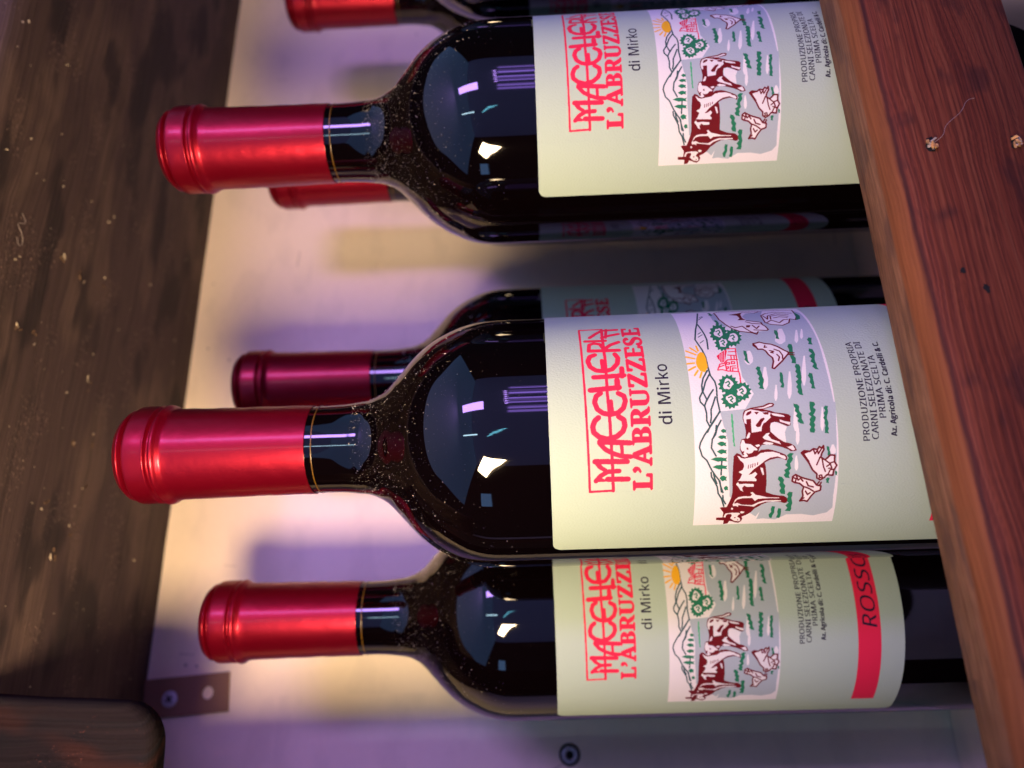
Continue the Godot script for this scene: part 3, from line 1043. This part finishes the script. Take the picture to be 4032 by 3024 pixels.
	pl("g", [298, 422, 303, 430, 304, 437, 301, 443, 302, 447, 296, 445, 292, 447, 294, 439, 291, 433, 294, 428])
	pl("g", [279, 406, 284, 419, 284, 431, 281, 442, 283, 448, 277, 445, 272, 448, 274, 435, 272, 425, 275, 417])
	pl("g", [259, 410, 264, 421, 264, 433, 261, 442, 262, 448, 256, 445, 252, 448, 254, 437, 252, 427, 255, 419])
	pl("g", [229, 428, 235, 433, 236, 439, 232, 444, 234, 447, 226, 445, 221, 447, 223, 441, 220, 436, 224, 432])
	pl("g", [202, 439, 207, 443, 208, 446, 205, 449, 206, 450, 200, 450, 195, 451, 197, 447, 194, 445, 197, 442])
	pl("g", [649, 488, 638, 491, 633, 483, 621, 482, 622, 475, 611, 470, 618, 465, 609, 458, 620, 456, 617, 448, 629, 450, 632, 443, 643, 449, 652, 444, 660, 452, 674, 451, 676, 459, 693, 463, 687, 469, 702, 476, 688, 479, 697, 488, 680, 486, 681, 495, 666, 490, 659, 496])
	pl("g", [625, 522, 615, 525, 611, 517, 599, 516, 601, 509, 590, 504, 597, 499, 589, 492, 599, 490, 596, 483, 607, 484, 609, 477, 620, 483, 628, 478, 635, 486, 648, 485, 649, 493, 664, 496, 658, 503, 671, 509, 660, 512, 667, 521, 653, 520, 654, 528, 640, 523, 635, 529])
	pl("g", [606, 491, 597, 494, 593, 486, 583, 486, 585, 479, 575, 475, 581, 470, 574, 464, 583, 462, 580, 455, 590, 456, 592, 450, 601, 455, 608, 450, 614, 457, 625, 456, 626, 463, 639, 466, 634, 472, 645, 478, 635, 481, 642, 488, 630, 488, 630, 495, 619, 491, 614, 497])
	pl("w", [649, 480, 639, 479, 633, 473, 629, 468, 634, 464, 637, 460, 641, 456, 651, 456, 659, 462, 671, 465, 670, 471, 675, 477, 667, 480, 658, 480])
	st("g", 0.35, [657, 464, 663, 473, 652, 474, 645, 467, 638, 470])
	pl("w", [625, 517, 615, 514, 609, 508, 611, 502, 608, 496, 613, 493, 617, 488, 627, 493, 633, 496, 643, 499, 645, 504, 647, 510, 643, 514, 635, 517])
	st("g", 0.35, [633, 498, 638, 506, 628, 508, 622, 501, 616, 504])
	pl("w", [606, 485, 600, 480, 591, 478, 591, 473, 592, 468, 593, 463, 601, 464, 607, 464, 616, 464, 619, 469, 627, 474, 620, 478, 621, 483, 614, 485])
	st("g", 0.35, [612, 469, 617, 476, 608, 478, 603, 471, 597, 475])
	pl("g", [471, 485, 464, 489, 460, 481, 452, 481, 453, 473, 444, 470, 449, 464, 443, 458, 451, 454, 449, 446, 457, 447, 459, 439, 467, 444, 473, 438, 478, 445, 486, 443, 487, 451, 497, 453, 493, 460, 501, 465, 494, 470, 499, 478, 490, 478, 490, 487, 481, 484, 478, 491])
	pl("g", [449, 516, 443, 520, 440, 512, 431, 513, 432, 505, 425, 502, 429, 496, 423, 490, 431, 487, 428, 479, 437, 480, 438, 472, 446, 476, 451, 471, 456, 478, 464, 475, 465, 483, 474, 485, 471, 492, 478, 497, 472, 501, 476, 509, 467, 510, 468, 518, 459, 515, 456, 522])
	pl("g", [430, 486, 423, 491, 420, 483, 412, 484, 413, 476, 406, 473, 410, 467, 404, 461, 412, 458, 409, 450, 418, 451, 419, 443, 426, 447, 432, 441, 436, 448, 444, 446, 445, 454, 454, 455, 451, 462, 458, 467, 451, 472, 456, 479, 447, 480, 448, 488, 440, 485, 436, 492])
	pl("w", [471, 479, 466, 473, 461, 470, 457, 465, 459, 460, 459, 453, 466, 451, 472, 453, 477, 456, 484, 458, 489, 463, 486, 469, 482, 473, 477, 477])
	st("g", 0.35, [476, 459, 480, 467, 473, 469, 468, 463, 464, 467])
	pl("w", [450, 509, 444, 506, 442, 501, 436, 497, 440, 493, 439, 486, 444, 483, 451, 487, 457, 484, 458, 491, 461, 495, 466, 501, 461, 506, 456, 509])
	st("g", 0.35, [454, 491, 458, 498, 451, 501, 447, 494, 443, 499])
	pl("w", [430, 479, 424, 479, 421, 473, 418, 468, 420, 463, 423, 460, 427, 458, 431, 454, 438, 455, 440, 461, 443, 466, 443, 471, 439, 474, 436, 479])
	st("g", 0.35, [435, 461, 438, 469, 432, 472, 428, 465, 423, 470])
	pl("y", [576, 408, 568, 400, 553, 394, 539, 391, 525, 393, 513, 399, 509, 411, 524, 420, 558, 419, 573, 415])
	st("y", 0.5, [580, 403, 598, 400])
	st("y", 0.5, [575, 399, 592, 383])
	st("y", 0.5, [566, 395, 581, 371])
	st("y", 0.5, [553, 389, 560, 368])
	st("y", 0.5, [539, 387, 537, 368])
	st("y", 0.5, [527, 388, 517, 370])
	st("y", 0.5, [515, 393, 501, 383])
	st("y", 0.5, [509, 402, 494, 396])
	pl("r", [559, 448, 568, 458, 580, 474, 576, 478, 558, 472, 541, 467, 535, 457, 550, 450])
	st("w", 0.16, [565, 458, 542, 454])
	st("w", 0.16, [570, 464, 536, 458])
	st("w", 0.16, [576, 471, 541, 465])
	st("r", 0.32, [583, 479, 583, 501])
	st("r", 0.32, [583, 501, 559, 499, 508, 496])
	st("r", 0.32, [572, 481, 573, 501])
	st("r", 0.32, [561, 477, 558, 499])
	st("r", 0.32, [514, 444, 532, 452, 534, 463, 545, 474, 545, 500])
	st("r", 0.32, [514, 445, 515, 456, 510, 469, 507, 497])
	st("r", 0.32, [534, 466, 511, 467])
	st("r", 0.32, [523, 449, 528, 462])
	st("r", 0.32, [537, 470, 536, 478, 531, 477, 531, 469, 537, 470])
	st("r", 0.32, [539, 483, 538, 491, 532, 490, 532, 482, 539, 483])
	st("r", 0.32, [523, 467, 523, 473, 518, 472, 518, 467, 523, 467])
	st("r", 0.32, [510, 476, 524, 478, 525, 491])
	st("r", 0.32, [509, 482, 519, 483, 518, 492])
	st("r", 0.32, [507, 497, 497, 498, 476, 497])
	st("r", 0.32, [557, 485, 546, 484])
	st("r", 0.32, [558, 493, 547, 492])
	pl("w", [808, 503, 796, 487, 728, 487, 694, 497, 669, 510, 654, 527, 649, 544, 644, 559, 649, 576, 653, 600, 657, 605, 675, 601, 685, 596, 698, 595, 713, 559, 744, 555, 773, 572, 781, 613, 802, 621, 806, 564])
	st("b", 0.38, [793, 617, 805, 562, 808, 503, 796, 487, 728, 487, 694, 497, 669, 510, 654, 527, 649, 544, 644, 559, 637, 569, 649, 576])
	st("b", 0.38, [658, 567, 653, 600, 657, 605, 675, 601, 683, 596, 698, 595, 713, 559])
	st("b", 0.38, [793, 617, 774, 596, 791, 567])
	st("b", 0.38, [683, 510, 673, 520, 680, 540, 664, 547, 650, 556, 639, 569])
	st("b", 0.38, [683, 568, 664, 575, 677, 585])
	st("b", 0.38, [705, 555, 693, 570, 688, 595])
	pl("b", [766, 522, 777, 549, 789, 566, 765, 555, 734, 552, 717, 558, 718, 536, 731, 545, 754, 543])
	pl("b", [684, 552, 684, 564, 672, 558, 672, 549])
	pl("w", [801, 626, 745, 607, 695, 606, 683, 619, 676, 649, 689, 669, 710, 677, 708, 693, 726, 700, 765, 701, 792, 707])
	st("b", 0.36, [801, 627, 792, 707, 726, 700, 706, 692, 713, 678, 689, 669, 676, 649, 683, 619, 695, 606, 745, 607, 764, 624, 774, 651, 757, 696])
	st("b", 0.36, [744, 612, 716, 618, 742, 625, 759, 651, 746, 683])
	st("b", 0.36, [715, 627, 738, 631, 746, 655, 732, 679])
	st("b", 0.36, [724, 637, 731, 655, 723, 674])
	st("b", 0.36, [694, 610, 709, 626, 691, 644, 709, 660, 710, 672])
	pl("g", [765, 703, 751, 708, 732, 711, 710, 706, 703, 693, 726, 698])
	pl("w", [599, 551, 601, 561, 604, 568, 597, 582, 594, 597, 584, 612, 571, 625, 564, 634, 560, 636, 550, 627, 534, 613, 512, 589, 514, 584, 535, 591, 546, 591, 558, 582, 570, 578, 577, 571, 577, 560, 584, 556, 591, 550])
	st("b", 0.42, [599, 551, 601, 561, 604, 568, 597, 582, 594, 597, 584, 612, 571, 625, 564, 634, 560, 636, 550, 627, 534, 613, 512, 589, 514, 584, 535, 591, 546, 591, 558, 582, 570, 578, 577, 571, 577, 560, 584, 556, 591, 550, 599, 551])
	st("b", 0.36, [575, 601, 568, 613, 553, 618, 542, 616])
	st("b", 0.36, [557, 604, 548, 609, 536, 604])
	st("b", 0.36, [571, 588, 568, 598, 564, 590, 562, 596])
	st("b", 0.36, [590, 580, 583, 577, 584, 583])
	st("b", 0.36, [561, 634, 560, 649])
	st("b", 0.36, [555, 632, 553, 648])
	st("b", 0.36, [597, 552, 587, 557, 577, 558])
	pl("b", [400, 497, 406, 513, 409, 533, 411, 546, 417, 559, 417, 570, 413, 574, 407, 570, 405, 558, 401, 545, 397, 562, 392, 574, 389, 595, 386, 607, 381, 612, 374, 610, 364, 610, 358, 609, 356, 602, 361, 590, 367, 578, 368, 570, 366, 561, 357, 558, 344, 558, 312, 545, 312, 536, 302, 528, 294, 526, 283, 521, 279, 506, 282, 493, 289, 485, 302, 480, 319, 482, 327, 485, 329, 495, 346, 497, 368, 494, 379, 491, 392, 493])
	pl("b", [342, 549, 344, 558, 337, 565, 326, 577, 317, 590, 313, 606, 306, 617, 295, 622, 293, 616, 293, 606, 297, 602, 304, 585, 310, 564, 312, 547, 311, 534])
	pl("w", [389, 495, 398, 500, 402, 513, 398, 532, 395, 540, 395, 553, 391, 563, 385, 560, 380, 562, 368, 548, 366, 543, 358, 538, 346, 536, 344, 521, 343, 511, 356, 511, 378, 512, 377, 500, 365, 500, 368, 495, 381, 493])
	pl("w", [404, 520, 407, 546, 414, 563, 413, 570, 410, 567, 403, 545])
	pl("w", [391, 563, 388, 580, 384, 594, 380, 597, 381, 583, 385, 567])
	pl("w", [374, 583, 369, 595, 366, 610, 359, 607, 364, 595, 368, 584])
	pl("w", [331, 497, 344, 504, 342, 508, 331, 505, 328, 499])
	pl("w", [330, 538, 340, 548, 341, 557, 335, 552, 325, 560, 318, 579, 311, 583, 318, 564, 325, 543])
	pl("w", [315, 537, 319, 545, 315, 564, 311, 562, 312, 545])
	pl("w", [306, 596, 304, 600, 308, 612, 297, 618, 295, 612, 301, 602])
	pl("w", [314, 482, 325, 486, 325, 491, 316, 494, 314, 507, 302, 523, 298, 524, 298, 515, 292, 510, 290, 502, 293, 495, 284, 500, 280, 489, 284, 485, 288, 491, 297, 485, 302, 482])
	pl("w", [311, 518, 313, 528, 309, 531, 306, 523])
	pl("b", [388, 500, 395, 504, 399, 515, 392, 514, 386, 503])
	pl("b", [395, 521, 395, 534, 388, 527])
	pl("b", [393, 542, 394, 558, 387, 556, 388, 546])
	pl("b", [361, 522, 369, 529, 377, 536, 380, 545, 376, 546, 368, 539, 357, 534, 356, 526])
	pl("b", [306, 497, 305, 501, 300, 501, 301, 497])
	pl("b", [295, 484, 298, 491, 293, 490, 290, 486])
	pl("b", [285, 464, 259, 462, 228, 461, 190, 462, 176, 460, 158, 454, 146, 449, 146, 436, 145, 432, 138, 436, 130, 442, 113, 441, 113, 425, 105, 425, 103, 445, 90, 445, 92, 456, 101, 460, 99, 467, 95, 475, 93, 484, 100, 491, 108, 493, 114, 490, 119, 501, 127, 512, 139, 521, 146, 532, 153, 540, 186, 547, 194, 546, 211, 547, 234, 546, 256, 544, 267, 541, 299, 532, 294, 526, 283, 514, 281, 493, 284, 485, 289, 481, 293, 472])
	pl("b", [150, 536, 157, 552, 159, 567, 156, 587, 153, 595, 154, 601, 161, 603, 169, 600, 175, 592, 176, 580, 179, 566, 187, 546])
	pl("b", [266, 541, 273, 555, 277, 574, 275, 586, 270, 595, 274, 598, 280, 597, 285, 593, 290, 582, 297, 563, 300, 551, 299, 532, 292, 525])
	pl("w", [286, 473, 274, 480, 267, 488, 258, 490, 249, 486, 244, 476, 238, 485, 226, 480, 220, 475, 218, 521, 223, 521, 228, 516, 237, 523, 243, 518, 237, 509, 236, 501, 250, 514, 262, 531, 271, 542, 291, 544, 291, 532, 283, 521, 280, 502, 278, 491, 280, 482, 284, 478])
	pl("w", [270, 540, 278, 555, 281, 574, 273, 592, 276, 595, 282, 591, 285, 580, 288, 579, 293, 563, 293, 540])
	pl("w", [254, 530, 252, 537, 236, 540, 233, 537, 243, 533])
	pl("w", [211, 470, 217, 475, 211, 479, 212, 494, 210, 515, 203, 515, 203, 498, 207, 491, 201, 486, 194, 487, 190, 490, 194, 482, 204, 476])
	pl("w", [152, 464, 168, 470, 175, 478, 177, 491, 176, 508, 181, 512, 187, 507, 188, 513, 180, 521, 177, 534, 172, 551, 170, 581, 168, 582, 169, 549, 168, 528, 162, 520, 171, 513, 171, 487, 168, 475, 159, 468, 151, 470])
	pl("w", [154, 464, 158, 476, 152, 488, 150, 514, 158, 529, 163, 545, 162, 586, 159, 587, 159, 548, 153, 529, 145, 519, 148, 501, 151, 479, 145, 479, 149, 473, 148, 466])
	pl("w", [143, 461, 144, 464, 140, 467, 137, 464, 139, 461])
	pl("w", [130, 485, 132, 489, 129, 497, 125, 493, 125, 487])
	pl("w", [116, 444, 126, 448, 128, 464, 127, 482, 123, 486, 119, 481, 114, 479, 109, 486, 101, 488, 96, 483, 102, 470, 110, 461, 118, 465, 124, 463, 124, 455, 120, 450, 113, 449, 113, 445])
	pl("b", [113, 471, 113, 475, 110, 475, 109, 472])
	pl("b", [105, 480, 105, 482, 102, 483, 102, 480])
	st("b", 0.2, [261, 501, 253, 500])
	st("b", 0.2, [262, 507, 254, 506])
	st("b", 0.2, [264, 512, 255, 511])
	st("b", 0.2, [265, 517, 258, 517])
	st("b", 0.2, [267, 524, 261, 523])
	st("b", 0.2, [99, 477, 97, 483, 100, 488])
	pl("w", [288, 633, 293, 640, 291, 654, 297, 663, 295, 673, 302, 678, 298, 684, 304, 688, 294, 689, 286, 684, 275, 681, 268, 692, 280, 705, 279, 716, 263, 715, 253, 721, 241, 714, 227, 712, 229, 697, 222, 691, 216, 681, 222, 672, 232, 672, 243, 661, 261, 652, 277, 641])
	st("b", 0.45, [288, 633, 293, 640, 291, 654, 297, 663, 295, 673, 302, 678, 298, 684, 304, 688, 294, 689, 286, 684, 275, 681, 268, 692, 280, 705, 279, 716, 263, 715, 253, 721, 241, 714, 227, 712, 229, 697, 222, 691, 216, 681, 222, 672, 232, 672, 243, 661, 261, 652, 277, 641, 288, 633])
	pl("b", [287, 632, 293, 640, 289, 652, 285, 641, 277, 646, 265, 654, 263, 650])
	st("b", 0.36, [295, 663, 284, 667, 293, 673, 284, 675, 295, 682])
	st("b", 0.36, [275, 679, 265, 675, 256, 671])
	st("b", 0.36, [273, 684, 251, 688, 238, 693])
	st("b", 0.36, [251, 696, 257, 705, 246, 709, 246, 701])
	st("b", 0.36, [266, 694, 259, 703, 262, 713])
	st("b", 0.36, [228, 678, 229, 684, 223, 686, 222, 679, 228, 678])
	st("b", 0.36, [228, 699, 242, 705, 243, 714])
	pl("w", [215, 611, 227, 612, 232, 619, 225, 632, 221, 642, 217, 655, 214, 664, 202, 673, 199, 684, 187, 683, 183, 670, 171, 661, 156, 653, 159, 645, 158, 634, 172, 641, 186, 638, 198, 641, 208, 630, 211, 617])
	st("b", 0.45, [215, 611, 227, 612, 232, 619, 225, 632, 221, 642, 217, 655, 214, 664, 202, 673, 199, 684, 187, 683, 183, 670, 171, 661, 156, 653, 159, 645, 158, 634, 172, 641, 186, 638, 198, 641, 208, 630, 211, 617, 215, 611])
	st("b", 0.4, [229, 621, 217, 626, 222, 632, 214, 638])
	st("b", 0.4, [198, 644, 193, 655, 185, 666])
	st("b", 0.4, [212, 647, 201, 652, 197, 665])
	st("b", 0.4, [202, 673, 211, 679])
	st("b", 0.4, [200, 680, 209, 684])
	st("b", 0.4, [186, 646, 176, 652, 181, 658])
	st("b", 0.4, [159, 634, 167, 644])
	st("b", 0.4, [225, 612, 221, 621, 213, 619])


func draw_first_line() -> void:
	st("r", 0.5933, [694, 153, 693, 94, 203, 99, 205, 159, 239, 159])
	st("r", 0.8167, [694, 156, 618, 155, 552, 156, 463, 154, 401, 156, 332, 157, 282, 158, 204, 159])
	st("r", 1.3883, [236, 145, 235, 197])
	st("r", 1.225, [232, 115, 246, 128, 256, 146, 257, 175])
	st("r", 1.0617, [282, 116, 269, 125, 260, 140])
	st("r", 1.3883, [283, 114, 281, 196])
	pl("r", [229, 112, 243, 120, 249, 128, 240, 131, 235, 139, 239, 148, 230, 148])
	pl("r", [287, 111, 287, 123, 274, 131, 263, 140, 257, 134, 266, 122])
	st("r", 1.3883, [333, 128, 328, 205])
	st("r", 1.225, [330, 127, 313, 142, 302, 162, 295, 182, 293, 206])
	st("r", 0.8983, [330, 183, 297, 184])
	st("r", 1.3883, [395, 128, 387, 118, 372, 112, 357, 114, 345, 128, 339, 148, 345, 172, 358, 188, 372, 194, 387, 192, 396, 179])
	st("r", 1.3475, [460, 137, 452, 125, 436, 120, 417, 126, 406, 140, 402, 158, 406, 179, 418, 193, 436, 199, 450, 196, 458, 182])
	st("r", 1.0617, [437, 162, 403, 163])
	st("r", 1.47, [469, 111, 474, 186])
	st("r", 1.47, [472, 182, 496, 182])
	st("r", 1.3883, [506, 122, 509, 201])
	st("r", 1.3883, [506, 196, 531, 197])
	st("r", 1.3475, [580, 130, 574, 116, 558, 110, 539, 115, 527, 130, 524, 151, 529, 172, 547, 187, 566, 190, 580, 183])
	st("r", 1.0617, [560, 147, 526, 148])
	st("r", 1.225, [595, 115, 594, 195])
	st("r", 1.0617, [599, 115, 620, 118, 625, 130, 621, 146, 601, 155])
	st("r", 1.1433, [601, 158, 616, 174, 627, 197])
	st("r", 0.98, [635, 107, 635, 163])
	st("r", 1.0617, [651, 121, 671, 140, 686, 156, 688, 198])
	st("r", 1.0617, [649, 154, 658, 174, 665, 200])
	st("r", 0.8167, [692, 169, 648, 164])
